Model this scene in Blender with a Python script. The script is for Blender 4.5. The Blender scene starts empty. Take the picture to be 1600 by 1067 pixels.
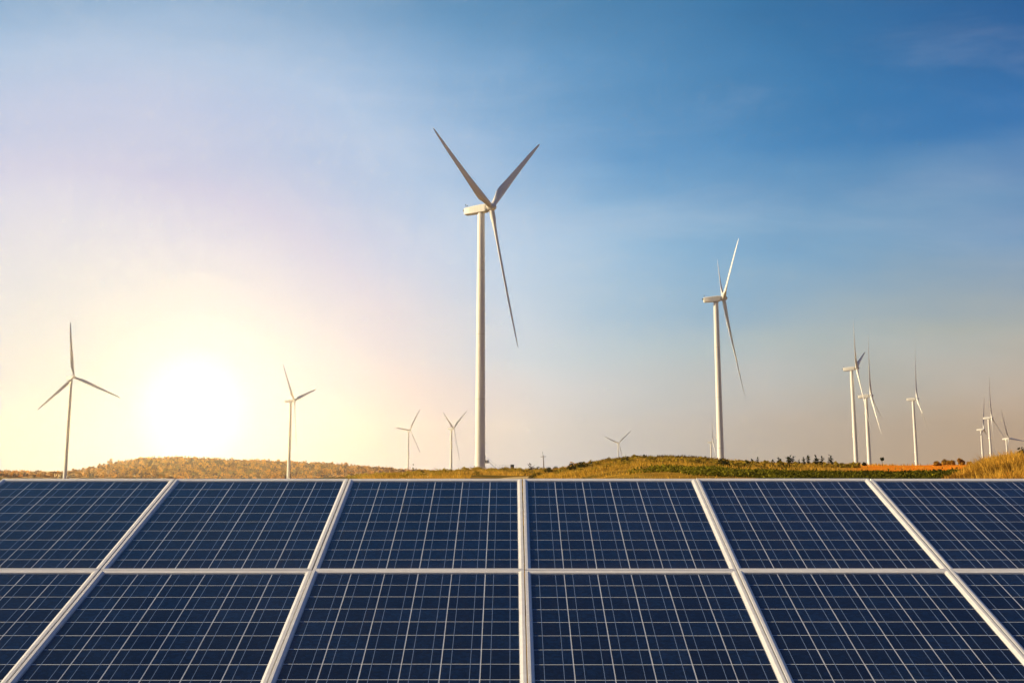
import bpy, math, random
import numpy as np
from mathutils import Matrix, Vector

random.seed(7)
rng = np.random.default_rng(11)
S = bpy.context.scene
COL = S.collection
R = math.radians

# ------------------------------------------------------------------ camera
FOC, PITCH, PPX, PPY = 2424.0, R(13.77), 800.0, 141.0      # focal length and optical centre of the cropped photograph (1600 px wide)
CAMZ = 2.0
cam_d = bpy.data.cameras.new('camera')
cam = bpy.data.objects.new('camera', cam_d)
COL.objects.link(cam)
cam.location = (0, 0, CAMZ)
cam.rotation_euler = (R(90) + PITCH, 0, 0)
cam_d.sensor_width = 36.0
cam_d.lens = FOC / 1600 * 36.0
cam_d.shift_y = (PPY - 1067 / 2) / 1600
cam_d.clip_start, cam_d.clip_end = 0.1, 60000
S.camera = cam

# ------------------------------------------------------------------ render settings
S.render.engine = 'CYCLES'
S.cycles.use_denoising = True
S.cycles.denoiser = 'OPENIMAGEDENOISE'
S.cycles.denoising_input_passes = 'RGB_ALBEDO_NORMAL'
S.cycles.max_bounces = 6
S.cycles.transparent_max_bounces = 12
S.cycles.volume_bounces = 0
S.view_settings.view_transform = 'Standard'
S.view_settings.look = 'None'
S.view_settings.exposure = 0.5
S.view_settings.gamma = 1.0
S.view_settings.use_curve_mapping = False

# ------------------------------------------------------------------ directions
Fw = np.array([0, math.cos(PITCH), math.sin(PITCH)])
Up = np.array([0, -math.sin(PITCH), math.cos(PITCH)])


def ray(px, py):
    """direction through a photograph pixel, one metre of horizontal distance long"""
    v = Fw + np.array([1., 0, 0]) * (px - PPX) / FOC - Up * (py - PPY) / FOC
    return v / math.hypot(v[0], v[1])


# ------------------------------------------------------------------ sun lamp
SUN_AZ, SUN_EL = R(-94), R(20)          # azimuth from the view axis (+ to the right)
to_sun = Vector((math.sin(SUN_AZ) * math.cos(SUN_EL), math.cos(SUN_AZ) * math.cos(SUN_EL), math.sin(SUN_EL)))
sd = bpy.data.lights.new('sun', 'SUN')
sd.energy = 5.0
sd.angle = R(0.5)
sd.color = (1.0, 0.80, 0.50)
sun = bpy.data.objects.new('sun', sd)
COL.objects.link(sun)
sun.rotation_euler = to_sun.to_track_quat('Z', 'Y').to_euler()
sun.location = (-60, 0, 60)

# ------------------------------------------------------------------ sky
W = bpy.data.worlds.new('World')
S.world = W
W.use_nodes = True
nt = W.node_tree
nt.nodes.clear()


def srgb(r, g, b):
    f = lambda c: (c / 255 / 12.92) if c / 255 <= 0.04045 else ((c / 255 + 0.055) / 1.055) ** 2.4
    return (f(r), f(g), f(b), 1)


def wn(t, **kw):
    n = nt.nodes.new(t)
    for k, v in kw.items():
        setattr(n, k, v)
    return n


def wmath(op, a, b=None, clamp=False):
    n = wn('ShaderNodeMath', operation=op, use_clamp=clamp)
    for i, v in enumerate((a, b)):
        if v is None:
            continue
        if isinstance(v, (int, float)):
            n.inputs[i].default_value = v
        else:
            nt.links.new(v, n.inputs[i])
    return n.outputs[0]


def wramp(fac, stops, interp='EASE'):
    n = wn('ShaderNodeValToRGB')
    n.color_ramp.interpolation = interp
    e = n.color_ramp.elements
    while len(e) < len(stops):
        e.new(0.5)
    for i, (p, c) in enumerate(stops):
        e[i].position = p
        e[i].color = c if not isinstance(c, (int, float)) else (c, c, c, 1)
    nt.links.new(fac, n.inputs[0])
    return n.outputs[0]


tc = wn('ShaderNodeTexCoord')
nrm = wn('ShaderNodeVectorMath', operation='NORMALIZE')
nt.links.new(tc.outputs['Generated'], nrm.inputs[0])
DIR = nrm.outputs[0]
sep = wn('ShaderNodeSeparateXYZ')
nt.links.new(DIR, sep.inputs[0])
# thin smudges of high cloud bend the gradients a little
nz = wn('ShaderNodeTexNoise')
nz.inputs['Scale'].default_value = 3.2
nz.inputs['Detail'].default_value = 7.0
nz.inputs['Roughness'].default_value = 0.5
mp = wn('ShaderNodeMapping')
mp.inputs['Scale'].default_value = (1.1, 1.1, 4.2)
mp.inputs['Rotation'].default_value = (0, R(-14), 0)
nt.links.new(DIR, mp.inputs[0])
nt.links.new(mp.outputs[0], nz.inputs['Vector'])
smudge = wmath('SUBTRACT', nz.outputs[0], 0.5)
el = wmath('ARCSINE', sep.outputs[2])
eldeg = wmath('MULTIPLY', el, 180 / math.pi)
elw = wmath('ADD', eldeg, wmath('MULTIPLY', smudge, 7.0))
fac = wmath('DIVIDE', wmath('MAXIMUM', elw, 0.0), 90.0, True)
base = wramp(fac, [(0 / 90, (0.69, 0.385, 0.155, 1)), (1.5 / 90, (0.66, 0.39, 0.19, 1)), (4.5 / 90, (0.461, 0.416, 0.339, 1)), (8 / 90, (0.165, 0.285, 0.47, 1)), (12 / 90, (0.008, 0.118, 0.370, 1)), (17.5 / 90, (0.000, 0.070, 0.250, 1)),
                   (32 / 90, (.003, .042, .165, 1)), (1.0, (.004, .026, .10, 1))], 'LINEAR')
# low sun in view: everything whitens towards it


def angle_to(px, py):
    d = ray(px, py)
    n = wn('ShaderNodeVectorMath', operation='DOT_PRODUCT')
    nt.links.new(DIR, n.inputs[0])
    n.inputs[1].default_value = tuple(d / np.linalg.norm(d))
    return wmath('MULTIPLY', wmath('ARCCOSINE', n.outputs['Value']), 180 / math.pi)


ang = angle_to(300, 640)
# the veil round the sun is wider than it is high
vc = ray(150, 610)
az_v, el_v = math.degrees(math.atan2(vc[0], vc[1])), math.degrees(math.atan(vc[2]))
azdeg = wmath('MULTIPLY', wmath('ARCTAN2', sep.outputs[0], sep.outputs[1]), 180 / math.pi)
da = wmath('MULTIPLY', wmath('SUBTRACT', azdeg, az_v), .75)
de = wmath('SUBTRACT', eldeg, el_v)
veil = wmath('SQRT', wmath('ADD', wmath('MULTIPLY', da, da), wmath('MULTIPLY', de, de)))
angw = wmath('ADD', veil, wmath('MULTIPLY', smudge, 3.5))
fa = wmath('DIVIDE', angw, 40.0, True)
glow_c = wramp(fa, [(0, (0.66, 0.70, 0.68, 1)), (0.1, (0.76, 0.75, 0.76, 1)), (0.2, (0.858, 0.795, 0.913, 1)), (0.3, (0.691, 0.839, 1.000, 1)), (0.425, (0.361, 0.741, 1.000, 1)), (0.575, (0.147, 0.559, 0.775, 1)), (0.8, (0.144, 0.438, 0.738, 1)), (1, (0.201, 0.400, 0.700, 1))], 'LINEAR')
glow_m = wramp(fa, [(0, 1.000), (0.1, 0.971), (0.2, 0.678), (0.3, 0.599), (0.425, 0.310), (0.575, 0.149), (0.8, 0.000), (1, 0.000)], 'LINEAR')
mix = wn('ShaderNodeMix', data_type='RGBA')
nt.links.new(glow_m, mix.inputs[0])
nt.links.new(base, mix.inputs[6])
nt.links.new(glow_c, mix.inputs[7])
core = wramp(wmath('DIVIDE', ang, 8.0, True), [(0.0, 1.0), (0.05, .8), (0.16, 0.30), (0.28, 0.09), (0.45, 0.02), (0.8, 0.0)], 'LINEAR')
disc = wmath('LESS_THAN', ang, 0.55)
core_s = wn('ShaderNodeVectorMath', operation='SCALE')
core_s.inputs[0].default_value = (1.3, 1.25, 1.15)
nt.links.new(core, core_s.inputs['Scale'])
disc_s = wn('ShaderNodeVectorMath', operation='SCALE')
disc_s.inputs[0].default_value = (2100, 1520, 620)
nt.links.new(disc, disc_s.inputs['Scale'])
add0 = wn('ShaderNodeVectorMath', operation='ADD')
nt.links.new(core_s.outputs[0], add0.inputs[0])
nt.links.new(disc_s.outputs[0], add0.inputs[1])
addc = wn('ShaderNodeVectorMath', operation='ADD')
nt.links.new(mix.outputs[2], addc.inputs[0])
nt.links.new(add0.outputs[0], addc.inputs[1])
cz = wn('ShaderNodeTexNoise')
cz.inputs['Scale'].default_value = 5.0
cz.inputs['Detail'].default_value = 8.0
cz.inputs['Roughness'].default_value = 0.58
cz.inputs['Distortion'].default_value = 0.6
cm = wn('ShaderNodeMapping')
cm.inputs['Scale'].default_value = (0.8, 0.8, 3.0)
cm.inputs['Rotation'].default_value = (0, R(-24), R(10))
nt.links.new(DIR, cm.inputs[0])
nt.links.new(cm.outputs[0], cz.inputs['Vector'])
cirrus = wramp(cz.outputs[0], [(.42, 0.0), (.72, .13)], 'EASE')
cmix = wn('ShaderNodeMix', data_type='RGBA')
nt.links.new(cirrus, cmix.inputs[0])
nt.links.new(addc.outputs[0], cmix.inputs[6])
cmix.inputs[7].default_value = (.80, .76, .78, 1)
bg1 = wn('ShaderNodeBackground')
bg1.inputs['Strength'].default_value = 0.70
nt.links.new(cmix.outputs[2], bg1.inputs['Color'])
sky = wn('ShaderNodeTexSky', sky_type='NISHITA', sun_disc=False)
sky.sun_elevation = SUN_EL
sky.sun_rotation = SUN_AZ
sky.air_density, sky.dust_density, sky.ozone_density = 1.0, 2.0, 1.0
bg2 = wn('ShaderNodeBackground')
bg2.inputs['Strength'].default_value = 0.007
nt.links.new(sky.outputs[0], bg2.inputs['Color'])
adds = wn('ShaderNodeAddShader')
nt.links.new(bg1.outputs[0], adds.inputs[0])
nt.links.new(bg2.outputs[0], adds.inputs[1])
wo = wn('ShaderNodeOutputWorld')
nt.links.new(adds.outputs[0], wo.inputs['Surface'])
W.cycles.sampling_method = 'MANUAL'
W.cycles.sample_map_resolution = 2048


# ------------------------------------------------------------------ mesh and tagging helpers
def tag(o, label=None, cat=None, group=None, kind=None):
    for k, v in (('label', label), ('category', cat), ('group', group), ('kind', kind)):
        if v:
            o[k] = v
    return o


def link(name, me, parent=None, mat=None):
    o = bpy.data.objects.new(name, me)
    COL.objects.link(o)
    if parent is not None:
        o.parent = parent
    if mat is not None and me is not None and not me.materials:
        me.materials.append(mat)
    return o


def empty(name, loc, rot=(0, 0, 0)):
    o = bpy.data.objects.new(name, None)
    o.empty_display_size = 0.2
    COL.objects.link(o)
    o.location = loc
    o.rotation_euler = rot
    return o


def mesh(name, v, f, smooth=False):
    me = bpy.data.meshes.new(name)
    me.from_pydata([tuple(map(float, p)) for p in v], [], f)
    me.update()
    if smooth:
        me.polygons.foreach_set('use_smooth', [True] * len(me.polygons))
    return me


def tri_mesh(name, verts, n=3, colors=None):
    """numpy (k, n, 3) array of separate faces"""
    k = len(verts)
    me = bpy.data.meshes.new(name)
    me.vertices.add(k * n)
    me.vertices.foreach_set('co', verts.astype(np.float32).ravel())
    me.loops.add(k * n)
    me.loops.foreach_set('vertex_index', np.arange(k * n, dtype=np.int32))
    me.polygons.add(k)
    me.polygons.foreach_set('loop_start', np.arange(0, k * n, n, dtype=np.int32))
    me.polygons.foreach_set('loop_total', np.full(k, n, dtype=np.int32))
    me.update(calc_edges=True)
    if colors is not None:
        a = me.attributes.new('tint', 'FLOAT', 'FACE')
        a.data.foreach_set('value', colors.astype(np.float32))
    return me


class MB:
    def __init__(s):
        s.v, s.f = [], []

    def add(s, v, f):
        n = len(s.v)
        s.v += [tuple(p) for p in v]
        s.f += [tuple(i + n for i in q) for q in f]

    def box(s, lo, hi):
        (a, b, c), (d, e, g) = lo, hi
        s.add([(a, b, c), (d, b, c), (d, e, c), (a, e, c), (a, b, g), (d, b, g), (d, e, g), (a, e, g)],
              [(0, 3, 2, 1), (4, 5, 6, 7), (0, 1, 5, 4), (1, 2, 6, 5), (2, 3, 7, 6), (3, 0, 4, 7)])

    def bar(s, p, q, w, h=None, n=4):
        """a bar of n sides from p to q"""
        p, q = Vector(p), Vector(q)
        d = (q - p).normalized()
        a = d.cross(Vector((0, 0, 1)) if abs(d.z) < 0.95 else Vector((1, 0, 0))).normalized()
        b = d.cross(a)
        h = h or w
        ring = [(math.cos(2 * math.pi * (i + .5) / n), math.sin(2 * math.pi * (i + .5) / n)) for i in range(n)]
        k = 1 / math.cos(math.pi / n) / 2
        vs = [c + a * (x * w * k) + b * (y * h * k) for c in (p, q) for x, y in ring]
        s.add(vs, [(i, (i + 1) % n, n + (i + 1) % n, n + i) for i in range(n)] + [tuple(range(n))[::-1], tuple(range(n, 2 * n))])

    def loft(s, rings, cap=True):
        n = len(rings[0])
        o = len(s.v)
        for r in rings:
            s.v += [tuple(p) for p in r]
        for j in range(len(rings) - 1):
            for i in range(n):
                s.f.append((o + j * n + i, o + j * n + (i + 1) % n, o + (j + 1) * n + (i + 1) % n, o + (j + 1) * n + i))
        if cap:
            s.f.append(tuple(o + i for i in range(n))[::-1])
            s.f.append(tuple(o + (len(rings) - 1) * n + i for i in range(n)))

    def mesh(s, name, smooth=False, bevel=0):
        return mesh(name, s.v, s.f, smooth)


def circle(z, r, n=24, cx=0, cy=0):
    return [(cx + r * math.cos(2 * math.pi * i / n), cy + r * math.sin(2 * math.pi * i / n), z) for i in range(n)]


def smooth_angle(me, deg=40):
    me.polygons.foreach_set('use_smooth', [True] * len(me.polygons))
    try:
        me.set_sharp_from_angle(angle=R(deg))
    except Exception:
        pass
    return me


# ------------------------------------------------------------------ materials
class NT:
    def __init__(s, name):
        s.m = bpy.data.materials.new(name)
        s.m.use_nodes = True
        s.t = s.m.node_tree
        s.t.nodes.clear()
        s.out = s.t.nodes.new('ShaderNodeOutputMaterial')

    def n(s, typ, ins=None, **kw):
        n = s.t.nodes.new(typ)
        for k, v in kw.items():
            setattr(n, k, v)
        for k, v in (ins or {}).items():
            s.set(n.inputs[k], v)
        return n

    def set(s, sock, v):
        if isinstance(v, bpy.types.NodeSocket):
            s.t.links.new(v, sock)
        elif isinstance(v, (tuple, list)) and len(v) == 3 and sock.type == 'RGBA':
            sock.default_value = (*v, 1)
        else:
            sock.default_value = v

    def math(s, op, a, b=0.0, clamp=False):
        return s.n('ShaderNodeMath', {0: a, 1: b}, operation=op, use_clamp=clamp).outputs[0]

    def mix(s, f, a, b, blend='MIX'):
        n = s.n('ShaderNodeMix', {0: f, 6: a, 7: b}, data_type='RGBA', blend_type=blend)
        return n.outputs[2]

    def noise(s, scale, detail=4, rough=.55, vec=None, out=0):
        i = {'Scale': scale, 'Detail': detail, 'Roughness': rough}
        if vec is not None:
            i['Vector'] = vec
        return s.n('ShaderNodeTexNoise', i).outputs[out]

    def ramp(s, f, stops, interp='LINEAR'):
        n = s.n('ShaderNodeValToRGB', {0: f})
        n.color_ramp.interpolation = interp
        e = n.color_ramp.elements
        while len(e) < len(stops):
            e.new(.5)
        for i, (p, c) in enumerate(stops):
            e[i].position = p
            e[i].color = (c, c, c, 1) if isinstance(c, (int, float)) else (*c[:3], 1)
        return n.outputs[0]

    def obj(s):
        return s.n('ShaderNodeTexCoord').outputs['Object']

    def pos(s):
        return s.n('ShaderNodeNewGeometry').outputs['Position']

    def bsdf(s, **kw):
        return s.n('ShaderNodeBsdfPrincipled', {k.replace('_', ' '): v for k, v in kw.items()})

    def done(s, sh):
        s.t.links.new(sh.outputs[0] if hasattr(sh, 'outputs') else sh, s.out.inputs['Surface'])
        return s.m


def mat_paint():
    k = NT('tower_paint')
    o = k.obj()
    st = k.n('ShaderNodeMapping', {'Vector': o, 'Scale': (1.2, 1.2, 0.05)}).outputs[0]
    n1 = k.noise(1.0, 5, .6, st)
    c = k.ramp(n1, [(0.35, (0.72, 0.70, 0.64)), (0.62, (0.80, 0.79, 0.75))])
    return k.done(k.bsdf(Base_Color=c, Roughness=0.42))


def mat_simple(name, col, rough=.5, metal=0.0, vary=.15, scale=6.0, spec=.5):
    k = NT(name)
    n1 = k.noise(scale, 5, .6, k.obj())
    lo = tuple(c * (1 - vary) for c in col)
    hi = tuple(min(1, c * (1 + vary)) for c in col)
    return k.done(k.bsdf(Base_Color=k.ramp(n1, [(.3, lo), (.7, hi)]), Roughness=rough, Metallic=metal, Specular_IOR_Level=spec))


def mat_leaf(name, dark, light, trans=.35):
    """foliage: tint attribute varies leaf by leaf, object random varies plant by plant"""
    k = NT(name)
    a = k.n('ShaderNodeAttribute', attribute_name='tint').outputs['Fac']
    r = k.n('ShaderNodeObjectInfo').outputs['Random']
    f = k.math('ADD', k.math('MULTIPLY', a, .9), k.math('MULTIPLY', r, .1))
    c = k.mix(f, dark, light)
    d = k.n('ShaderNodeBsdfDiffuse', {'Color': c})
    t = k.n('ShaderNodeBsdfTranslucent', {'Color': c})
    m = k.n('ShaderNodeMixShader', {0: trans})
    k.t.links.new(d.outputs[0], m.inputs[1])
    k.t.links.new(t.outputs[0], m.inputs[2])
    return k.done(m)


def mat_alu():
    k = NT('anodised_aluminium')
    o = k.obj()
    n1 = k.noise(14, 6, .65, o)
    c = k.ramp(n1, [(.3, (0.76, 0.74, 0.71)), (.7, (0.88, 0.87, 0.85))])
    rr = k.ramp(k.noise(40, 3, .5, o), [(.3, .34), (.7, .5)])
    return k.done(k.bsdf(Base_Color=c, Metallic=0.15, Roughness=rr))


def mat_cell():
    k = NT('polycrystalline_silicon')
    o = k.obj()
    r = k.n('ShaderNodeObjectInfo').outputs['Random']
    v = k.n('ShaderNodeCombineXYZ', {0: k.math('MULTIPLY', r, 37.0), 1: k.math('MULTIPLY', r, 91.0)}).outputs[0]
    ov = k.n('ShaderNodeVectorMath', {0: o, 1: v}, operation='ADD').outputs[0]
    vo = k.n('ShaderNodeTexVoronoi', {'Vector': ov, 'Scale': 70.0})
    g = k.n('ShaderNodeSeparateColor', {0: vo.outputs['Color']}).outputs[0]
    f = k.math('ADD', k.math('MULTIPLY', g, .55), k.math('MULTIPLY', r, .45))
    c = k.ramp(f, [(0.1, (0.0018, 0.0034, 0.008)), (0.5, (0.0032, 0.0085, 0.022)), (0.95, (0.0055, 0.0200, 0.060))])
    return k.done(k.bsdf(Base_Color=c, Roughness=.45, Specular_IOR_Level=.04))


def mat_glass():
    k = NT('dusty_module_glass')
    o = k.obj()
    info = k.n('ShaderNodeObjectInfo').outputs['Random']
    off = k.n('ShaderNodeCombineXYZ', {0: k.math('MULTIPLY', info, 50.), 1: k.math('MULTIPLY', info, 23.)}).outputs[0]
    ov = k.n('ShaderNodeVectorMath', {0: o, 1: off}, operation='ADD').outputs[0]
    back = k.n('ShaderNodeNewGeometry').outputs['Backfacing']
    outer = k.math('SUBTRACT', 1.0, back)                # only the outer face mirrors; the pane is thin
    fr = k.math('MULTIPLY', k.n('ShaderNodeFresnel', {'IOR': 1.30}).outputs[0], outer)
    bump = k.n('ShaderNodeBump', {'Strength': .02, 'Distance': .01, 'Height': k.noise(9, 2, .5, ov)}).outputs[0]
    rough = k.ramp(k.noise(3.5, 5, .6, ov), [(.3, .10), (.75, .22)])
    gl = k.n('ShaderNodeBsdfGlossy', {'Color': (0.93, 0.96, 1.0), 'Roughness': rough, 'Normal': bump})
    tr = k.n('ShaderNodeBsdfTransparent', {'Color': (.97, .98, .98)})
    m1 = k.n('ShaderNodeMixShader', {0: fr})
    k.t.links.new(tr.outputs[0], m1.inputs[1])
    k.t.links.new(gl.outputs[0], m1.inputs[2])
    # dust film, thicker where rain leaves it along the lower frame
    y = k.n('ShaderNodeSeparateXYZ', {0: o}).outputs[1]
    low = k.ramp(k.math('MULTIPLY', k.math('ADD', y, .80), 9.0, True), [(0, 1.0), (.35, .35), (1, 0.0)], 'EASE')
    streak = k.noise(1.0, 6, .65, k.n('ShaderNodeMapping', {'Vector': ov, 'Scale': (26, 1.6, 1)}).outputs[0])
    film = k.math('ADD', k.ramp(k.noise(5, 8, .7, ov), [(.35, .001), (.8, .010)]), k.math('MULTIPLY', k.ramp(streak, [(.52, 0.0), (.75, .012)]), k.math('ADD', info, .3)))
    spots = k.ramp(k.noise(160, 2, .5, ov), [(.70, 0.0), (.76, .10)])
    dust = k.math('ADD', k.math('ADD', film, k.math('MULTIPLY', low, .05)), k.math('MULTIPLY', spots, .35))
    df = k.n('ShaderNodeBsdfDiffuse', {'Color': (.42, .33, .24)})
    m2 = k.n('ShaderNodeMixShader', {0: k.math('MULTIPLY', dust, outer)})
    k.t.links.new(m1.outputs[0], m2.inputs[1])
    k.t.links.new(df.outputs[0], m2.inputs[2])
    return k.done(m2)


M_PAINT = mat_paint()
M_ALU = mat_alu()
M_CELL = mat_cell()
M_GLASS = mat_glass()
M_BACK = mat_simple('white_backsheet', (.88, .88, .88), .5, 0, .04, 6, .05)
M_BUS = mat_simple('tinned_ribbon', (.27, .36, .56), .45, 0, .1, 30, .05)
M_STEEL = mat_simple('galvanised_steel', (.45, .46, .47), .45, .8)
M_DARK = mat_simple('dark_metal', (.06, .06, .06), .5, .4)
M_WOODPOLE = mat_simple('weathered_wood', (.16, .12, .09), .8)
M_BARK = mat_simple('bark', (.10, .07, .045), .9)
M_SANDPATH = mat_simple('sandy_track_earth', (.66, .46, .19), .95, 0, .2, .4, 0.0)
M_FLANGE = mat_simple('flange_paint', (.62, .60, .55), .5)
M_CONCRETE = mat_simple('concrete', (.38, .36, .33), .9)

# ------------------------------------------------------------------ terrain
_cx = [-900, 0, 420, 560, 600, 640, 700, 750, 800, 830, 870, 900, 950, 1000, 1050, 1100, 1150, 1200, 1250, 1300, 1400, 1480, 1520, 1600, 2400]
_cy = [757, 757, 754, 746, 743, 740.5, 737.5, 735.5, 736, 737, 735, 729, 720, 715, 714.5, 717.5, 722, 725, 727, 727.5, 727.5, 727, 726, 724, 724]
_cd = [300, 300, 340, 380, 400, 420, 450, 490, 500, 460, 390, 360, 345, 335, 325, 310, 300, 285, 270, 265, 255, 240, 220, 200, 200]
_rx = [-1500, -200, 0, 45, 100, 130, 170, 220, 280, 340, 400, 460, 520, 580, 640, 720, 850, 1100]
_ry = [738, 738, 740, 743, 743, 739, 729, 721, 718.5, 722, 723.5, 725, 729, 733.5, 738, 742, 747, 755]
_bx = [1440, 1490, 1540, 1600, 1700, 2400]
_by = [760, 744, 731, 722, 717, 717]
_fx = [-2000, 0, 400, 640, 800, 1100, 1300, 1450, 1600, 2400]
_fz = [-5, -5, -9, -9, -14, -14, -15, -16, -20, -20]


def el_of(py):
    a = np.arctan((np.asarray(py) - PPY) / FOC)
    return np.tan(PITCH - a)


def sst(t):
    t = np.clip(t, 0, 1)
    return t * t * (3 - 2 * t)


def px_of(x, y):
    yy = np.maximum(y, 1e-3)
    return np.clip(PPX + FOC * (x / yy) / math.cos(PITCH), -3000, 4500)


def waves(x, y):
    z = 0
    for fx, fy, ph, a in ((.021, .013, .3, .20), (-.017, .034, 1.7, .16), (.055, .04, 2.1, .09), (.083, -.061, .5, .06), (.19, .13, 4, .03), (-.16, .23, 1, .03)):
        z = z + a * np.sin(x * fx + y * fy + ph + 1.3 * np.sin(x * fy * .7 - y * fx * .9))
    return z


def gz(x, y):
    x = np.asarray(x, float)
    y = np.asarray(y, float)
    D = np.hypot(x, y)
    px = px_of(x, y)
    Dc = np.interp(px, _cx, _cd)
    zc = CAMZ + Dc * el_of(np.interp(px, _cx, _cy))
    zf = np.interp(px, _fx, _fz)
    rise = zc * np.clip((D - 12) / (Dc - 12), 0, 1)
    z = np.where(D < Dc + 55, rise, zf + (zc - zf) * (1 - sst((D - Dc - 55) / 480)))
    z = z + waves(x, y) * sst((D - 30) / 120) * np.where(D > Dc, 1.0, .55)
    # wooded ridge far behind on the left
    zr = CAMZ + 2650 * el_of(np.interp(px, _rx, _ry))
    k = sst((D - 1750) / 900) * (1 - .6 * sst((D - 2800) / 900))
    z = z + np.maximum(zr - zf, 0) * k
    # grassy bank close by on the right
    zb = CAMZ + 96 * el_of(np.interp(px, _bx, _by))
    kb = sst((D - 58) / 36) * (1 - sst((D - 112) / 50))
    z = np.where(px > 1400, np.maximum(z, zb * kb + z * (1 - kb)), z)
    front = sst((y - 4) / 10)
    return z * front


def ground_point(px, D):
    r = ray(px, 735)
    x, y = r[0] * D, r[1] * D
    return np.array([x, y, float(gz(x, y))])


def mat_ground():
    k = NT('dry_grassland')
    p = k.pos()
    sx = k.n('ShaderNodeSeparateXYZ', {0: p})
    X, Y = sx.outputs[0], sx.outputs[1]
    n1 = k.noise(.035, 6, .6, p)
    n2 = k.noise(.35, 6, .65, p)
    n3 = k.noise(.012, 4, .5, p)
    gold = k.ramp(n2, [(.25, (.20, .10, .015)), (.5, (.42, .23, .03)), (.78, (.60, .37, .06))])
    olive = k.ramp(n2, [(.3, (.045, .045, .010)), (.7, (.16, .12, .028))])
    c = k.mix(k.ramp(n1, [(.44, 0.0), (.58, 1.0)]), gold, olive)
    # bare red earth on the plateau to the right
    az = k.math('DIVIDE', X, k.math('MAXIMUM', Y, 1.0))
    m_az = k.ramp(k.math('ADD', az, k.math('MULTIPLY', n3, .0)), [(.205, 0.0), (.225, 1.0), (.300, 1.0), (.315, 0.0)])
    yy = k.math('ADD', Y, k.math('MULTIPLY', k.math('SUBTRACT', n1, .5), 40.0))
    m_y = k.math('MULTIPLY', k.math('GREATER_THAN', yy, 165.0), k.math('LESS_THAN', yy, 262.0))
    soil = k.ramp(n2, [(.25, (.55, .13, .010)), (.7, (.88, .29, .022))])
    c = k.mix(k.math('MULTIPLY', m_az, m_y), c, soil)
    far = k.ramp(k.math('DIVIDE', Y, 4000.0, True), [(.25, 0.0), (.45, 1.0)])
    c = k.mix(far, c, k.ramp(n3, [(.3, (.26, .14, .025)), (.7, (.42, .24, .04))]))
    bump = k.n('ShaderNodeBump', {'Strength': .8, 'Distance': .4, 'Height': n2}).outputs[0]
    return k.done(k.n('ShaderNodeBsdfDiffuse', {'Color': c, 'Roughness': .5, 'Normal': bump}))


def build_ground():
    fine = np.radians(np.arange(-26, 26.01, .1))
    coarse = np.radians(np.concatenate([np.arange(-180, -26, 4), np.arange(30, 180, 4)]))
    az = np.sort(np.concatenate([fine, coarse]))
    dist = np.concatenate([np.geomspace(1.5, 60, 26)[:-1], np.linspace(60, 620, 150)[:-1], np.geomspace(620, 6000, 80)[:-1], np.geomspace(6000, 30000, 12)])
    A, Dd = np.meshgrid(az, dist)
    X, Y = np.sin(A) * Dd, np.cos(A) * Dd
    Z = gz(X, Y)
    nA, nD = len(az), len(dist)
    V = np.stack([X, Y, Z], -1).reshape(-1, 3)
    V = np.vstack([V, [[0, 0, 0]]])
    c = len(V) - 1
    idx = np.arange(nA * nD).reshape(nD, nA)
    nxt = np.roll(idx, -1, axis=1)
    F = np.stack([idx[:-1], idx[1:], nxt[1:], nxt[:-1]], -1).reshape(-1, 4).tolist()
    F += [(c, int(idx[0, i]), int(nxt[0, i])) for i in range(nA)]
    me = bpy.data.meshes.new('ground')
    me.from_pydata(V.tolist(), [], F)
    me.polygons.foreach_set('use_smooth', [True] * len(me.polygons))
    me.update()
    me.flip_normals()
    o = link('ground', me, None, mat_ground())
    tag(o, kind='structure')


build_ground()

# sandy track that crosses the saddle below the tallest turbine
pts = []
for t in np.linspace(0, 1, 26):
    px = 742 + 92 * t
    D = 205 + 90 * t ** 1.3
    pts.append(ground_point(px, D))
V, Fc = [], []
for i, q in enumerate(pts):
    d = pts[min(i + 1, 25)] - pts[max(i - 1, 0)]
    s = np.array([-d[1], d[0], 0])
    s = s / np.linalg.norm(s)
    for w in (-2.6, -1, 1, 2.6):
        a = q + s * w
        V.append((a[0], a[1], float(gz(a[0], a[1])) + (.10 if abs(w) < 2 else .0)))
    if i:
        for j in range(3):
            Fc.append(((i - 1) * 4 + j, i * 4 + j, i * 4 + j + 1, (i - 1) * 4 + j + 1))
tag(link('path', mesh('path', V, Fc, True), None, M_SANDPATH), kind='structure')

# ------------------------------------------------------------------ solar array
TILT = R(14.4)
PW, PL, PITCH_X, PITCH_Y = 1.0045, 1.653, 1.0095, 1.6600
TOP = Vector((0.060, 9.314, 1.949))                     # a seam at the array's upper edge
SX = Vector((1, 0, 0))
SY = Vector((0, math.cos(TILT), math.sin(TILT)))
SN = SX.cross(SY)
FW, FH = 0.0255, 0.038                                   # frame lip and depth


def frame_mesh():
    """mitred aluminium frame: outer wall, flat lip, sloping inner edge"""
    prof = [(0, -FH), (0, .0055), (.0012, .0068), (.0135, .0068), (FW, .0012), (FW, -.004), (.004, -.004), (.004, -FH)]
    corners = [(-1, -1), (1, -1), (1, 1), (-1, 1)]
    n = len(prof)
    v, f = [], []
    for cx, cy in corners:
        for d, z in prof:
            v.append((cx * (PW / 2 - d), cy * (PL / 2 - d), z))
    for c in range(4):
        for i in range(n):
            a, b = c * n + i, c * n + (i + 1) % n
            c2 = (c + 1) % 4
            f.append((a, c2 * n + i, c2 * n + (i + 1) % n, b))
    me = mesh('frame', v, f)
    return me


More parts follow.
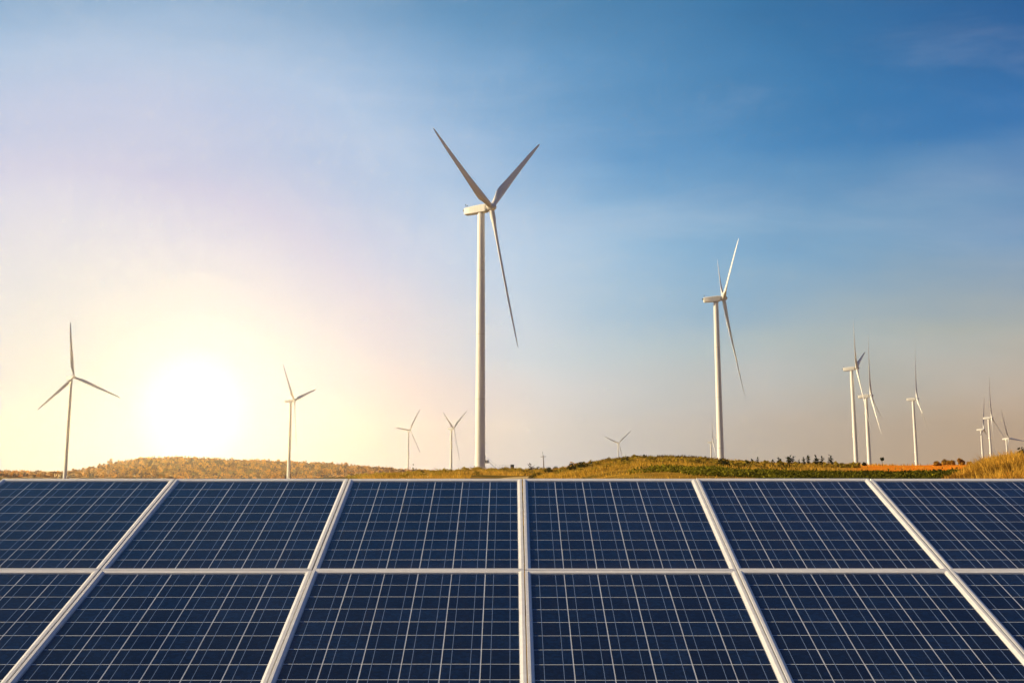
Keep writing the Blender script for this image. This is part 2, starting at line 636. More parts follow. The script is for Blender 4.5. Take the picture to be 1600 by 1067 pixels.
ix, iy = PW / 2 - FW, PL / 2 - FW
cpx, cpy = 2 * ix / 6, 2 * iy / 10
CW, CH = cpx - .0052, cpy - .0062
ME_FRAME = frame_mesh(); ME_FRAME.materials.append(M_ALU)
b = MB(); b.box((-ix - .015, -iy - .015, -.0075), (ix + .015, iy + .015, -.0062)); ME_BACK = b.mesh('backsheet'); ME_BACK.materials.append(M_BACK)
b = MB(); b.box((-CW / 2, -CH / 2, 0), (CW / 2, CH / 2, .0006)); ME_CELL = b.mesh('cell'); ME_CELL.materials.append(M_CELL)
b = MB(); b.box((-.0009, -iy + .002, 0), (.0009, iy - .002, .0003)); ME_BUS = b.mesh('busbar'); ME_BUS.materials.append(M_BUS)
b = MB(); b.box((-ix - .012, -iy - .012, -.0030), (ix + .012, iy + .012, -.0004)); ME_GLASS = b.mesh('glass'); ME_GLASS.materials.append(M_GLASS)

ordn = ['first', 'second', 'third', 'fourth', 'fifth', 'sixth']
for row in range(2):
    for c in range(6):
        xc = TOP.x + (c - 3 + .5) * PITCH_X
        org = Vector((xc, TOP.y, TOP.z)) - SY * (PL / 2 + row * PITCH_Y)
        jit = Vector((random.uniform(-.0012, .0012), 0, 0)) + SY * random.uniform(-.0015, .0015) + SN * random.uniform(-.001, .001)
        o = empty('solar_panel', org + jit, (TILT + random.uniform(-.0008, .0008), random.uniform(-.0008, .0008), random.uniform(-.0006, .0006)))
        where = 'upper row' if row == 0 else 'lower row'
        pos = ['first', 'second', 'third', 'fourth', 'fifth', 'last'][c]
        tail = {0: 'at the left end', 1: '', 2: '', 3: '', 4: '', 5: ''}[c]
        tag(o, f'blue polycrystalline solar panel, {pos} from the left in the {where} {tail}'.strip(), 'solar panel', 'solar panels in two rows')
        link('frame', ME_FRAME, o)
        link('backsheet', ME_BACK, o)
        g = link('glass', ME_GLASS, o)
        for i in range(6):
            for s in (-.245, .245):
                q = link('busbar', ME_BUS, o)
                q.location = (-ix + (i + .5 + s) * cpx, 0, -.00535)
            for j in range(10):
                q = link('cell', ME_CELL, o)
                q.location = (-ix + (i + .5) * cpx + random.uniform(-.0004, .0004), -iy + (j + .5) * cpy + random.uniform(-.0004, .0004), -.0060)

# steel table that carries the panels
rack = empty('mounting_rack', (TOP.x, TOP.y - 1.6, 0))
tag(rack, 'galvanised steel rack on posts carrying the two rows of solar panels', 'rack')
roff = Vector(rack.location)


def world_bar(name, p, q, w, h=None):
    m = MB()
    m.bar(Vector(p) - roff, Vector(q) - roff, w, h)
    return link(name, m.mesh(name), rack, M_STEEL)


L0 = TOP.x - 3 * PITCH_X - .1
L1 = TOP.x + 3 * PITCH_X + .1
for s in (.36, 1.29, 2.02, 2.95):
    c = TOP - SY * s - SN * (FH + .021)
    world_bar('rail', (L0, c.y, c.z), (L1, c.y, c.z), .04)
for k in range(4):
    x = L0 + .35 + k * (L1 - L0 - .7) / 3
    p = Vector((x, TOP.y, TOP.z)) - SY * .15 - SN * (FH + .0755)
    q = Vector((x, TOP.y, TOP.z)) - SY * 3.15 - SN * (FH + .0755)
    world_bar('rafter', p, q, .065)
    for s in (.7, 2.6):
        c = Vector((x, TOP.y, TOP.z)) - SY * s - SN * (FH + .11)
        world_bar('post', (x, c.y, -.3), (x, c.y, c.z), .08)

# ------------------------------------------------------------------ wind turbines
LB, OV, TLT, CONE = 50.0, 4.0, R(5), .08


def blade_mesh():
    st = [(.9, 1.9, 1.0, 20), (2.2, 1.9, 1.0, 20), (4.0, 2.0, .95, 19), (6.5, 2.6, .62, 16), (9.0, 3.2, .45, 13), (11.5, 3.25, .36, 11), (15, 3.0, .30, 9),
          (20, 2.65, .27, 6.5), (26, 2.3, .25, 4.5), (32, 1.98, .23, 3), (38, 1.7, .21, 1.5), (43, 1.32, .20, .5), (47, .95, .19, 0), (49.2, .55, .19, 0), (50, .14, .2, 0)]
    m = MB()
    rings = []
    for r, c, th, tw in st:
        ring = []
        n = 16
        tw = -R(tw + 4)                                  # the leading edge turns into the wind
        off = .5 if r < 3 else .5 - .2 * min(1, (r - 3) / 6)
        for i in range(n):
            a = 2 * math.pi * i / n
            xx = math.cos(a)
            yy = math.sin(a)
            round_ = max(0, min(1, (th - .45) / .5))
            taper = 1 - (1 - round_) * .55 * (1 - (xx + 1) / 2)          # thin towards the trailing edge
            X = c * (xx / 2 + off - .5 - .0) * 1.0
            X = c * (xx * .5) - c * (.5 - off)
            Y = c * th * .5 * yy * taper
            ring.append((X * math.cos(tw) - Y * math.sin(tw), X * math.sin(tw) + Y * math.cos(tw) - .0004 * r * r, r))
        rings.append(ring)
    m.loft(rings)
    return smooth_angle(m.mesh('blade'), 60)


def nacelle_mesh():
    """rounded box along +Y (rotor side), origin at the tower top centre"""
    m = MB()
    rings = []
    for y, w, h0, h1 in ((-6.2, 1.25, .35, 2.55), (-5.95, 1.42, .22, 2.72), (-3, 1.48, .12, 2.9), (1.2, 1.5, .1, 3.0), (2.2, 1.46, .12, 2.96), (2.55, 1.15, .4, 2.7)):
        ring = []
        ch = .28
        for x, z in ((-w, h0 + ch), (-w + ch, h0), (w - ch, h0), (w, h0 + ch), (w, h1 - ch), (w - ch, h1), (-w + ch, h1), (-w, h1 - ch)):
            ring.append((x, y, z))
        rings.append(ring)
    m.loft(rings)
    return smooth_angle(m.mesh('nacelle'), 35)


def lathe_y(name, prof, n=24):
    m = MB()
    m.loft([[(r * math.cos(2 * math.pi * i / n), y, r * math.sin(2 * math.pi * i / n)) for i in range(n)][::-1] for y, r in prof])
    return smooth_angle(m.mesh(name), 45)


def tower_radius(t):
    return 1.80 - .45 * t - .09 * t * t


def tower_mesh(H):
    m = MB()
    m.loft([circle(-1.5, 1.8, 40)] + [circle(H * t, tower_radius(t), 40) for t in np.linspace(0, 1, 9)])
    return smooth_angle(m.mesh('tower'), 50)


def flange_mesh(H, t):
    m = MB()
    r = tower_radius(t)
    m.loft([circle(H * t - .14, r + .02, 40), circle(H * t + .14, r + .02, 40)])
    return smooth_angle(m.mesh('flange'), 50)


ME_BLADE = blade_mesh(); ME_BLADE.materials.append(M_PAINT)
ME_NAC = nacelle_mesh(); ME_NAC.materials.append(M_PAINT)
ME_SHAFT = lathe_y('main_bearing', [(2.35, 1.0), (3.3, 1.0)]); ME_SHAFT.materials.append(M_DARK)
ME_HUB = lathe_y('hub', [(-1.35, 1.1), (-1.25, 1.38), (0.6, 1.42), (1.2, 1.2), (1.75, .75), (2.0, .3), (2.06, .05)]); ME_HUB.materials.append(M_PAINT)
b = MB(); b.bar((-.5, -5.6, 2.7), (-.5, -5.6, 3.7), .07); b.bar((.5, -5.6, 2.7), (.5, -5.6, 3.7), .07); b.bar((-.75, -5.6, 3.7), (.75, -5.6, 3.7), .06); b.box((-.85, -5.7, 3.7), (-.55, -5.5, 3.95)); b.box((.5, -5.7, 3.7), (.8, -5.5, 4.05))
ME_SENS = b.mesh('wind_sensor'); ME_SENS.materials.append(M_DARK)
b = MB(); b.box((-.55, -6.9, 1.7), (.55, -5.9, 2.3)); ME_COOL = b.mesh('cooler'); ME_COOL.materials.append(M_DARK)

TURB = [   # hub pixel in the photograph, distance, yaw, blade angle, label
    (115.2, 589, 1497, 46.3, 8.8, 'wind turbine standing alone left of the low sun glare'),
    (460, 626, 1661, 74.2, 45.7, 'yellow-lit wind turbine just right of the low sun, in front of the wooded ridge'),
    (640.7, 671.7, 3179, 52.9, 85.9, 'small far wind turbine with one blade pointing level to the left'),
    (709, 669, 2448, 66.7, 63.0, 'small far wind turbine nearest the foot of the tallest turbine'),
    (767.5, 324, 545, 64.0, 67.0, 'tallest and nearest wind turbine in the middle of the picture'),
    (966.7, 692, 4306, 25.9, 70.0, 'tiny wind turbine rising behind the crest of the grassy mound'),
    (1113.8, 690, 3000, 80, 8, 'tiny wind turbine half hidden by the second tallest tower'),
    (1130.5, 466, 806, 89.5, 60.7, 'second tallest wind turbine at the right shoulder of the grassy mound'),
    (1338.6, 575, 1230, 73.4, 47.4, 'larger turbine of the overlapping pair behind the young plants'),
    (1360.8, 618, 1308, 75.3, 9.8, 'smaller turbine of the overlapping pair, broad blade hanging down'),
    (1432.7, 622.8, 1634, 73.1, 109.7, 'wind turbine standing alone above the bare red earth'),
    (1537, 670.5, 2426, 59.8, 102.4, 'smallest left turbine of the trio behind the dry grass bank'),
    (1549.5, 652.3, 2057, 64.3, 1.5, 'tallest turbine of the trio behind the dry grass bank'),
    (1575.8, 685, 2702, 48.5, 25.1, 'last turbine on the right, one blade stretched level over the grass bank'),
]
TBASE = {}
for ti, (hx, hy, D, yaw, th, lab) in enumerate(TURB):
    hub = np.array([0, 0, CAMZ]) + ray(hx, hy) * D
    yw, th = R(yaw), R(th)
    ax = Vector((math.sin(yw) * math.cos(TLT), -math.cos(yw) * math.cos(TLT), math.sin(TLT)))
    u = ax.cross(Vector((0, 0, 1))).normalized()
    w = u.cross(ax)
    bx, by = hub[0] - ax.x * OV, hub[1] - ax.y * OV
    zb = float(gz(bx, by))
    ztop = hub[2] - ax.z * OV - 1.55
    H = ztop - zb
    TBASE[ti] = (bx, by, zb)
    root = empty('wind_turbine', (bx, by, zb))
    tag(root, lab, 'wind turbine', 'wind turbines of the wind farm')
    tw = link('tower', tower_mesh(H), root, M_PAINT)
    if D < 1000:
        for t in (.27, .52, .77):
            link('flange', flange_mesh(H, t), tw, M_FLANGE)
    na = link('nacelle', ME_NAC, root)
    xdir = ax.cross(Vector((0, 0, 1))).normalized()        # right-handed: x, y=axis, z
    zdir = xdir.cross(ax).normalized()
    Mx = Matrix((xdir, ax, zdir)).transposed().to_4x4()
    na.matrix_local = Matrix.Translation((0, 0, H - .02)) @ Mx
    sh = link('main_bearing', ME_SHAFT, na)
    sh.location = (0, -.4, 1.55)
    link('wind_sensor', ME_SENS, na)
    link('cooler', ME_COOL, na)
    hl = Vector(hub) - Vector((bx, by, zb))
    hb = link('hub', ME_HUB, root)
    hb.matrix_local = Matrix.Translation(hl) @ Mx
    cone = .045 if ti == 4 else CONE                       # blades flex by different amounts
    for k in range(3):
        a = th + k * 2 * math.pi / 3
        bd = (w * math.cos(a) + u * math.sin(a)) * math.cos(cone) + ax * math.sin(cone)
        bd.normalize()
        t = bd.cross(ax).normalized()
        yd = bd.cross(t).normalized()
        bl = link('blade', ME_BLADE, root)
        bl.matrix_local = Matrix.Translation(hl) @ Matrix((t, yd, bd)).transposed().to_4x4()
    if ti in (0, 4, 7):
        # entrance stair and door on the right flank of the tower
        m = MB()
        m.bar((1.7, 0, 2.9), (3.0, 0, 2.9), .12, 1.1)
        n = 9
        for s in range(n):
            x = 3.0 + 3.4 * (s + .5) / n
            z = 2.8 - 2.9 * (s + 1) / n
            m.box((x - .17, -.5, z), (x + .17, .5, z + .05))
        for y in (-.52, .52):
            m.bar((3.0, y, 2.85), (6.4, y, -.1), .14)
            m.bar((3.0, y, 3.9), (6.4, y, 1.0), .06)
            m.bar((1.75, y, 3.95), (3.0, y, 3.9), .06)
            for f in (0, .33, .66, 1):
                m.bar((3.0 + 3.4 * f, y, 2.85 - 2.95 * f), (3.0 + 3.4 * f, y, 3.9 - 2.9 * f), .05)
        link('entrance_stair', m.mesh('entrance_stair'), tw, M_STEEL)
        m = MB()
        m.box((1.66, -.45, 2.95), (1.86, .45, 5.1))
        link('door', m.mesh('door'), tw, M_DARK)


# ------------------------------------------------------------------ vegetation helpers
def unit(k):
    v = rng.normal(size=(k, 3))
    return v / np.linalg.norm(v, axis=1)[:, None]


def leaf_faces(cent, size, flat=.0):
    """one randomly turned quad leaf per centre"""
    k = len(cent)
    a = unit(k)
    b_ = np.cross(a, unit(k))
    b_ /= np.linalg.norm(b_, axis=1)[:, None] + 1e-9
    s = size * rng.uniform(.6, 1.3, k)[:, None]
    return np.stack([cent - a * s, cent + b_ * s * .55, cent + a * s, cent - b_ * s * .55], 1)


def lumps(n, rx, ry, rz, nl, lr):
    """points inside a lumpy ellipsoid sitting on z = 0"""
    c = unit(nl) * rng.uniform(.25, .85, (nl, 1))
    c[:, 2] = np.abs(c[:, 2])
    c = c * np.array([rx, ry, rz])
    i = rng.integers(0, nl, n)
    p = c[i] + unit(n) * (rng.uniform(.35, 1, (n, 1)) ** .5) * lr * rng.uniform(.6, 1.1, (nl, 1))[i]
    p[:, 2] = np.abs(p[:, 2])
    return p


def blades(x, y, z, h, wd, lean=.35):
    """one upright pointed blade (triangle) per point"""
    k = len(x)
    a = rng.uniform(0, 2 * math.pi, k)
    dx, dy = np.cos(a) * wd / 2, np.sin(a) * wd / 2
    la = rng.uniform(0, 2 * math.pi, k)
    l = h * lean * rng.uniform(0, 1, k)
    base = np.stack([x, y, z - .05], 1)
    p0 = base + np.stack([dx, dy, np.zeros(k)], 1)
    p1 = base - np.stack([dx, dy, np.zeros(k)], 1)
    p2 = base + np.stack([np.cos(la) * l, np.sin(la) * l, h + .05], 1)
    return np.stack([p0, p1, p2], 1)


def scatter(px0, px1, d0, d1, n):
    """n ground points between two azimuths (given as photograph columns) and two distances"""
    px = rng.uniform(px0, px1, n)
    D = np.sqrt(rng.uniform(d0 ** 2, d1 ** 2, n))
    t = (px - PPX) / FOC * math.cos(PITCH)
    r = np.hypot(t, 1.0)
    x, y = t / r * D, 1.0 / r * D
    return x, y, gz(x, y), px, D


M_DRY = mat_leaf('dry_grass_blades', (.075, .050, .008), (.84, .48, .06), .45)
M_BANK = mat_leaf('tall_dry_grass_blades', (.09, .04, .008), (.85, .49, .07), .4)
M_SCRUB = mat_leaf('yellow_green_scrub', (.08, .06, .008), (.62, .43, .045), .35)
M_CROP = mat_leaf('green_crop_leaves', (.016, .020, .003), (.30, .26, .022), .35)
M_SHRUB = mat_leaf('dark_shrub_leaves', (.020, .020, .005), (.11, .10, .02), .3)
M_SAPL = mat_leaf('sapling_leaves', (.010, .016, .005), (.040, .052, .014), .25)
M_WOODS = mat_leaf('woodland_leaves', (.05, .018, .002), (.78, .33, .02), .35)
M_TWIG = mat_leaf('bare_twigs', (.06, .045, .03), (.13, .10, .07), .1)


def crest_d(px):
    return np.interp(px, _cx, _cd)


# dry grass over the mound, the fields and the saddle
parts, tint = [], []
x, y, z, px, D = scatter(560, 1640, 95, 520, 190000)
keep = (D < crest_d(px) + 12) & ~((px > 1000) & (D < 156) & (D > 117) & (rng.uniform(size=len(px)) < .93))
patch = np.sin(x * .09 + 2 * np.sin(y * .05)) * np.sin(y * .07 + 1.5 * np.sin(x * .06)) + .5 * np.sin(x * .31 + y * .23)
keep &= (patch + rng.normal(size=len(px)) * .6 > -.35)
soil = (px > 1310) & (D > 165) & (D < 262)
keep &= ~(soil & (rng.uniform(size=len(px)) < .93))
keep &= ~((px > 735) & (px < 838) & (D < 330))
x, y, z, px, D = x[keep], y[keep], z[keep], px[keep], D[keep]
h = rng.uniform(.22, .62, len(x)) * (1 + .5 * (D > 300))
h *= np.where(px > 1300, .7, 1) * np.clip((D - 40) / 180, .35, 1)
tri = blades(x, y, z, h, rng.uniform(.10, .24, len(x)) * np.clip(D / 260, .45, 1.2), .7)
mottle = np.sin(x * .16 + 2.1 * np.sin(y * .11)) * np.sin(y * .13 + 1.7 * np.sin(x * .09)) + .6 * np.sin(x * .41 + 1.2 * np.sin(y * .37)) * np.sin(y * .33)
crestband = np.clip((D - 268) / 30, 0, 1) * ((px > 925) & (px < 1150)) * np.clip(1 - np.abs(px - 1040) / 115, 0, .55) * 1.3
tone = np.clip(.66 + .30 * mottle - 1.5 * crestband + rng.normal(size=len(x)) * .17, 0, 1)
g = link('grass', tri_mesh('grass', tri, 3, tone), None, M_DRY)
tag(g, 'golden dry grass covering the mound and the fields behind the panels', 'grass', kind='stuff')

# scrub: leafy cushions that run together
def scrub(spots, mat, name, label, cat, leaf=.16, per=70):
    fs, ts = [], []
    for (cx, cy, cz, r, hh, t) in spots:
        k = int(per * r * r / 1.2) + 25
        p = lumps(k, r * .8, r * .8, hh * .75, 6, hh * .38)
        up = p[:, 2] / (hh + .01)
        p = p + np.array([cx, cy, cz - .1])
        fs.append(leaf_faces(p, leaf * (1 + .25 * rng.normal())))
        ts.append(np.clip(t + rng.normal(size=k) * .16, 0, 1))
    o = link(name, tri_mesh(name, np.concatenate(fs), 4, np.concatenate(ts)), None, mat)
    return tag(o, label, cat, kind='stuff')


sp = []
def belt(px0, px1, d0, d1, n, r, h, t, front=True):
    x, y, z, px, D = scatter(px0, px1, d0, d1, n)
    ok = D < crest_d(px) + 20
    for i in np.nonzero(ok)[0]:
        s = rng.uniform(.6, 1.25)
        sp.append((x[i], y[i], z[i], r * s, h * s, t + rng.normal() * .12))
belt(545, 690, 300, 430, 150, 1.3, 1.1, .85)
belt(640, 870, 380, 520, 260, 1.5, 1.5, .62)
belt(660, 860, 330, 420, 90, 1.3, 1.2, .40)
belt(830, 1000, 250, 360, 110, 1.4, 1.1, .36)
belt(900, 1180, 200, 320, 150, 1.5, .8, .5)
belt(930, 1130, 296, 345, 150, 2.0, .6, .04)
belt(1150, 1340, 225, 290, 90, 1.2, .8, .38)
belt(1100, 1240, 190, 230, 30, 1.4, .8, .12)
scrub(sp, M_SCRUB, 'scrub', 'low yellow-green scrub on the mound and around the turbine feet', 'scrub', .20, 60)

# green crop in a strip behind the array
x, y, z, px, D = scatter(985, 1500, 112, 156, 9000)
edge = 117 + 6 * np.clip((1300 - px) / 300, 0, 1) + 4 * np.sin(px * .05)
far = 152 - 10 * np.clip((1120 - px) / 130, 0, 1) + 4 * np.sin(px * .08)
keep = (D > edge) & (D < far) & (rng.uniform(size=len(px)) < np.clip((px - 985) / 200, .1, .95))
x, y, z, px = x[keep], y[keep], z[keep], px[keep]
k = 9
cx = np.repeat(np.stack([x, y, z], 1), k, 0) + rng.normal(size=(len(x) * k, 3)) * np.array([.26, .26, .09]) * np.repeat(rng.uniform(.4, 1.5, (len(x), 1)), k, 0) + np.array([0, 0, .13])
row_t = np.clip(.16 + .22 * np.sin(y * 1.1 + .4 * np.sin(x * .3)) + .6 * np.clip((1240 - px) / 150, 0, 1), 0, 1)
tt = np.clip(np.repeat(row_t * rng.uniform(0, 1.2, len(x)), k) + np.abs(rng.normal(size=len(cx))) * .12 + .7 * (rng.uniform(size=len(cx)) < .05), 0, 1)
g = link('crop', tri_mesh('crop', leaf_faces(cx, .12), 4, tt), None, M_CROP)
tag(g, 'strip of low green crop plants behind the upper edge of the panels', 'crop', kind='stuff')

# tall dry grass on the bank at the right
x, y, z, px, D = scatter(1455, 1720, 66, 112, 60000)
pr = np.clip((px - 1470) / 60, 0, 1) * (.6 + .4 * np.sin(x * 1.3 + 2 * np.sin(y * .9)))
keep = rng.uniform(size=len(px)) < pr
x, y, z, px, D = x[keep], y[keep], z[keep], px[keep], D[keep]
cl = .65 + .35 * np.sin(x * .8 + 1.7 * np.sin(y * .5)) * np.sin(y * .7 + x * .3)
h = rng.uniform(.18, 1.0, len(x)) ** 1.4 * cl * np.clip((px - 1460) / 80, .35, 1)
tri = blades(x, y, z, h, rng.uniform(.035, .10, len(x)), 1.1)
tone = np.clip((cl - .3) * 1.1 * rng.uniform(.2, 1.4, len(x)) + .25 * (h > .45) - .25 * (h < .25), 0, 1)  # short blades tinted darker, painting in the shade low in the grass
g = link('tall_grass', tri_mesh('tall_grass', tri, 3, tone), None, M_BANK)
tag(g, 'tall tangled dry grass on the bank at the right edge', 'grass', kind='stuff')

# far woodland on the ridge
n_t = 5200
fs, ts = [], []
px = rng.uniform(-260, 730, n_t)
D = rng.uniform(1800, 2780, n_t)
t_ = (px - PPX) / FOC * math.cos(PITCH)
r_ = np.hypot(t_, 1)
tx, ty = t_ / r_ * D, D / r_
tz = gz(tx, ty)
for i in range(n_t):
    hh = rng.uniform(3.6, 11.5) * (1.15 if rng.uniform() < .06 else 1)
    k = 26
    wdt = hh * rng.uniform(.32, .5)
    p = lumps(k, wdt * .75, wdt * .75, hh * .55, 4, hh * .26)
    p[:, 2] += hh * .18
    fs.append(leaf_faces(p + np.array([tx[i], ty[i], tz[i] - .5]), 1.4))
    ts.append(np.clip(rng.uniform(.0, 1.0) ** 1.2 + rng.normal(size=k) * .15, 0, 1))
g = link('far_woods', tri_mesh('far_woods', np.concatenate(fs), 4, np.concatenate(ts)), None, M_WOODS)
tag(g, 'low woodland covering the far ridge under the sun', 'woods', kind='stuff')


# ------------------------------------------------------------------ single plants, poles and small things
def crown_mesh(n, rx, ry, rz, z0, nl, lr, leaf):
    p = lumps(n, rx, ry, rz, nl, lr)
    p[:, 2] += z0
    return tri_mesh('crown', leaf_faces(p, leaf), 4, np.clip(.5 + rng.normal(size=n) * .25, 0, 1))


def trunk_mesh(h, r, limbs=4, spread=.5, name='trunk'):
    m = MB()
    bend = rng.normal(size=2) * .04 * h
    pts_ = [(bend[0] * t * t, bend[1] * t * t, h * t) for t in (0, .35, .7, 1)]
    m.loft([circle(z - (.15 if z == 0 else 0), r * (1 - .55 * z / h), 7, cx, cy) for cx, cy, z in pts_])
    for i in range(limbs):
        a = 2 * math.pi * i / limbs + rng.uniform(0, .8)
        z0 = h * rng.uniform(.55, .95)
        q = (bend[0] * .8 + math.cos(a) * spread, bend[1] * .8 + math.sin(a) * spread, z0 + spread * rng.uniform(.5, 1.1))
        m.bar((bend[0] * (z0 / h) ** 2, bend[1] * (z0 / h) ** 2, z0), q, r * .7, n=5)
    return m.mesh(name, True)


def tree(name, px, D, h, cr, label, cat='tree', mat=M_SHRUB, stem=.4, group=None, leaf=.16, n=260, flat=.75, dz=0):
    """trunk with limbs carrying a lumpy crown; stem = bare share of the height"""
    q = ground_point(px, D)
    o = empty(name, (q[0], q[1], q[2] + dz), (0, 0, rng.uniform(0, 6)))
    tag(o, label, cat, group)
    link('trunk', trunk_mesh(h * (stem + .25), max(.05, h * .026), 5, cr * .6), o, M_BARK)
    link('crown', crown_mesh(n, cr * .8, cr * .8, h * (1 - stem) * flat, h * stem, 8, cr * .4, leaf), o, mat)
    return o


def shrub(px, D, h, r, label, group=None, mat=M_SHRUB, n=320, leaf=.13):
    q = ground_point(px, D)
    o = empty('shrub', q, (0, 0, rng.uniform(0, 6)))
    tag(o, label, 'shrub', group)
    link('stem', trunk_mesh(h * .35, .05, 5, r * .35, 'stem'), o, M_BARK)
    me = crown_mesh(n, r * .75, r * .75, h * .72, .08, 8, h * .3, leaf)
    me.name = 'foliage'
    link('foliage', me, o, mat)
    return o


def sapling(px, D, h, r, n, label, group='young broad-leaved plants in a row'):
    """upright stems with long pointed leaves standing out all round"""
    q = ground_point(px, D)
    o = empty('sapling', q)
    tag(o, label, 'sapling', group)
    m = MB()
    tops = []
    for s in range(n):
        a = rng.uniform(0, 6.28)
        k = 0 if s == 0 else rng.uniform(.15, .6) * r
        top = (math.cos(a) * k, math.sin(a) * k, h * (1 if s == 0 else rng.uniform(.6, .95)))
        m.bar((math.cos(a) * k * .3, math.sin(a) * k * .3, -.1), top, .045, n=5)
        tops.append(top)
    link('stem', m.mesh('stem'), o, M_BARK)
    fs = []
    for tp in tops:
        for j in range(24):
            t = rng.uniform(.2, 1.0)
            base_ = np.array(tp) * t
            a = rng.uniform(0, 6.28)
            l = rng.uniform(.35, .8) * (.55 + .5 * r)
            e = rng.uniform(.0, .9) if t < .85 else rng.uniform(.5, 1.4)
            d = np.array([math.cos(a) * math.cos(e), math.sin(a) * math.cos(e), math.sin(e)])
            droop = np.array([0, 0, -.22 * l])
            sd_ = np.array([-math.sin(a), math.cos(a), .3]) * .11
            fs.append([base_, base_ + d * l * .5 + sd_, base_ + d * l + droop, base_ + d * l * .5 - sd_])
    fs = np.array(fs)
    link('leaves', tri_mesh('leaves', fs, 4, rng.uniform(0, 1, len(fs))), o, M_SAPL)
    return o


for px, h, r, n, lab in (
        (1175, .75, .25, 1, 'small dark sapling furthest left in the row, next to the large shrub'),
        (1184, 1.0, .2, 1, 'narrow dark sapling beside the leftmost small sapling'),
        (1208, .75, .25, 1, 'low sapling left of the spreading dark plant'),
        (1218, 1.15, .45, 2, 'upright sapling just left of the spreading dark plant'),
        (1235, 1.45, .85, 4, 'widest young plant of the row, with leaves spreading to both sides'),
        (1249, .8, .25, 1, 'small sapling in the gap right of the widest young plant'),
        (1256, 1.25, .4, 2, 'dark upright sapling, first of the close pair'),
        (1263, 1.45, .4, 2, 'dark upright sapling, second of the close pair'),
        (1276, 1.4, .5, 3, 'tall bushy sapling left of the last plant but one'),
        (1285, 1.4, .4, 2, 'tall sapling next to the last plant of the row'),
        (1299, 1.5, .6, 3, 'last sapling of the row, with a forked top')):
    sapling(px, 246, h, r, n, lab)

shrub(1131, 205, 2.0, 1.0, 'large dark shrub in front of the second tallest turbine', n=420)
shrub(1168, 238, 1.2, .6, 'rounded dark bush at the left start of the sapling row', n=200)
shrub(1351, 245, .7, .6, 'small dark bush at the foot of the overlapping turbine pair', n=200)
shrub(1466, 236, .85, 1.1, 'left one of the golden bushes above the red earth', 'golden bushes above the red earth', M_BANK, 520, .14)
shrub(1477, 240, 1.1, 1.3, 'rounded golden bush second from the left above the red earth', 'golden bushes above the red earth', M_BANK, 620, .14)
shrub(1489, 238, 1.15, 1.3, 'middle golden bush of the clump above the red earth', 'golden bushes above the red earth', M_BANK, 620, .14)
shrub(1501, 236, 1.2, 1.3, 'tallest golden bush with a dark base above the red earth', 'golden bushes above the red earth', M_BANK, 620, .14)
shrub(1515, 232, .8, 1.0, 'last low golden bush before the grass bank', 'golden bushes above the red earth', M_BANK, 420, .14)
shrub(862, 300, 2.0, 1.7, 'dark bush at the left foot of the mound', n=520)
shrub(868, 390, 2.1, 1.5, 'dark bush on the skyline left of the mound, right of the bare pole', n=460)
shrub(878, 350, 1.6, .8, 'upright olive bush low on the left slope of the mound', mat=M_SCRUB, n=460)
shrub(897, 352, 1.9, 1.4, 'round golden bush on the skyline of the left slope', 'golden bushes on the left slope', M_BANK, 320, .2)
shrub(908, 350, 1.5, 1.3, 'golden bush right of the round one on the left slope', 'golden bushes on the left slope', M_BANK, 280, .2)
shrub(922, 343, .9, 1.0, 'flat dark bush standing free on the upper left slope of the mound')
shrub(896, 255, 1.6, 1.4, 'dark bush low on the mound above the fourth panel', n=460)
shrub(909, 250, 1.7, 1.9, 'broad dark bush low on the mound, middle of three', n=520)
shrub(927, 256, 1.5, 1.3, 'dark bush low on the mound, right of three', n=420)
shrub(1008, 333, 1.1, 1.3, 'dark tuft on the very top of the mound')
shrub(978, 250, 1.35, .9, 'small dark bush in the golden grass below the far turbine', n=320)
tree('small_tree', 1379, 248, 1.75, .42, 'small round-headed tree on a bare stem right of the turbine pair', mat=M_SAPL, stem=.45, n=240, leaf=.10, flat=.6)
tree('bare_tree', 829, 455, 4.0, 1.9, 'round half-bare tree on the skyline left of the mound', mat=M_TWIG, stem=.15, n=190, leaf=.20, flat=.75)
tree('thin_tree', 840, 440, 3.2, .7, 'thin ragged tree just left of the bare pole', mat=M_SHRUB, stem=.15, n=120, leaf=.18)
tree('thin_tree', 646, 430, 3.6, .35, 'narrow spiky tree between the two small turbines', mat=M_SHRUB, stem=.2, n=110, leaf=.15, flat=1.0)
tree('bank_tree', 1597, 100, 1.3, .45, 'dark leafy bush topping the grass bank at the right edge', mat=M_SAPL, stem=.15, n=240, leaf=.08, cat='shrub')
for px, D, h, cr, lab in ((65, 2128, 12.1, 3.6, 'rounded tall tree above the wood at the far left'),
                          (115, 2329, 16.5, 5.6, 'umbrella-topped tree right of the leftmost turbine'),
                          (130, 2408, 15.4, 3.6, 'narrow tall tree right of the umbrella-topped one'),
                          (140, 2441, 14.3, 5.6, 'broad tree on the rising end of the ridge'),
                          (155, 2520, 14.3, 3.8, 'pointed tree on the rising end of the ridge'),
                          (171, 2598, 18.7, 6.7, 'tallest umbrella tree on the left shoulder of the ridge'),
                          (217, 2632, 14.3, 3.9, 'tree poking from the ridge line left of the sun'),
                          (302, 2632, 12.1, 3.9, 'tree on the ridge line right below the sun'),
                          (435, 2632, 13.2, 3.4, 'tree on the ridge line just left of the yellow-lit turbine'),
                          (518, 2632, 13.2, 4.5, 'rounded tree on the falling right part of the ridge'),
                          (541, 2632, 14.3, 5.0, 'broad rounded tree furthest right on the ridge line')):
    tree('ridge_tree', px, D, h, cr, lab, mat=M_WOODS, stem=.35, dz=-1.2, group='single trees on the wooded ridge', leaf=1.1, n=150, flat=.55)

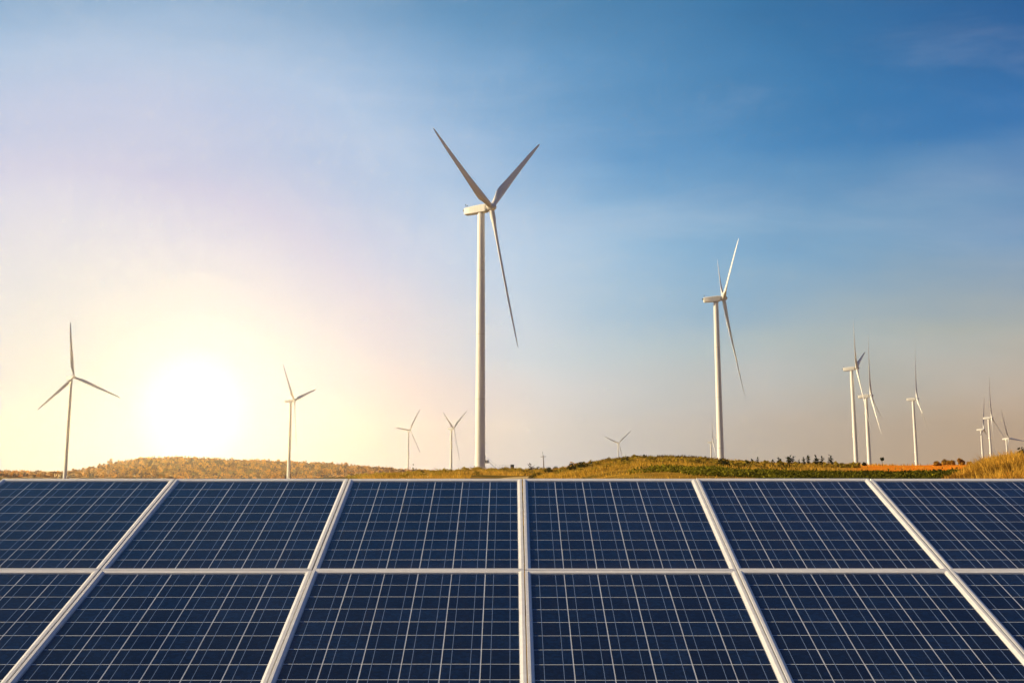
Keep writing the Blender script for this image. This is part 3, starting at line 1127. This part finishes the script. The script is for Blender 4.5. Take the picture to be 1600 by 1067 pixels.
# poles
def pole(px, D, h, r, label, arm=True, name='utility_pole'):
    q = ground_point(px, D)
    o = empty(name, q)
    tag(o, label, 'pole')
    m = MB()
    m.loft([circle(z, rr, 10) for z, rr in ((-.4, r), (h, r * .62))])
    link('post', smooth_angle(m.mesh('post')), o, M_WOODPOLE)
    if arm:
        m = MB()
        m.bar((-.75, 0, h * .93), (.75, 0, h * .93), .12)
        link('crossarm', m.mesh('crossarm'), o, M_WOODPOLE)
        m = MB()
        m.bar((-.05, 0, h), (-.15, 0, h + 1.0), .08)
        link('rod', m.mesh('rod'), o, M_DARK)
    return o


pole(850, 430, 4.6, .17, 'bare leaning wooden pole on the skyline left of the mound').rotation_euler = (0, R(-2.5), 0)
pole(1071, 322, .9, .05, 'short thin post on the crest of the mound', False, 'marker_post')

# enclosure beside the tallest turbine
q = ground_point(788, 515)
fe = empty('fence', q)
tag(fe, 'short open fence panel on the skyline right of the tallest turbine', 'fence')
for i in range(4):
    m = MB(); m.bar((-1.5 + i, 0, -.3), (-1.5 + i, 0, 1.7), .09)
    link('fence_post', m.mesh('fence_post'), fe, M_STEEL)
for z in (.9, 1.6):
    m = MB(); m.bar((-1.6, 0, z), (1.6, 0, z), .07)
    link('fence_rail', m.mesh('fence_rail'), fe, M_STEEL)
q = ground_point(800.5, 515)
bx_ = empty('switch_cabinet', q)
tag(bx_, 'dark boxy switch cabinet beside the open fence panel', 'cabinet')
m = MB(); m.box((-.6, -.4, -.2), (.6, .4, 1.75)); link('body', m.mesh('body'), bx_, M_DARK)
m = MB(); m.box((-.68, -.48, 1.75), (.68, .48, 1.85)); link('roof', m.mesh('roof'), bx_, M_STEEL)

# ------------------------------------------------------------------ haze
m = MB()
m.box((-3200, -1200, -60), (3200, 6200, 175))
k = NT('haze_air')
pv = k.n('ShaderNodeVolumePrincipled', {'Color': (1.0, .93, .80), 'Density': 0.7e-4, 'Anisotropy': .86})
k.t.links.new(pv.outputs[0], k.out.inputs['Volume'])
k.m.cycles.homogeneous_volume = True
hz = link('haze', m.mesh('haze'), None, k.m)
tag(hz, 'thin warm evening haze in the air', 'haze', kind='stuff')
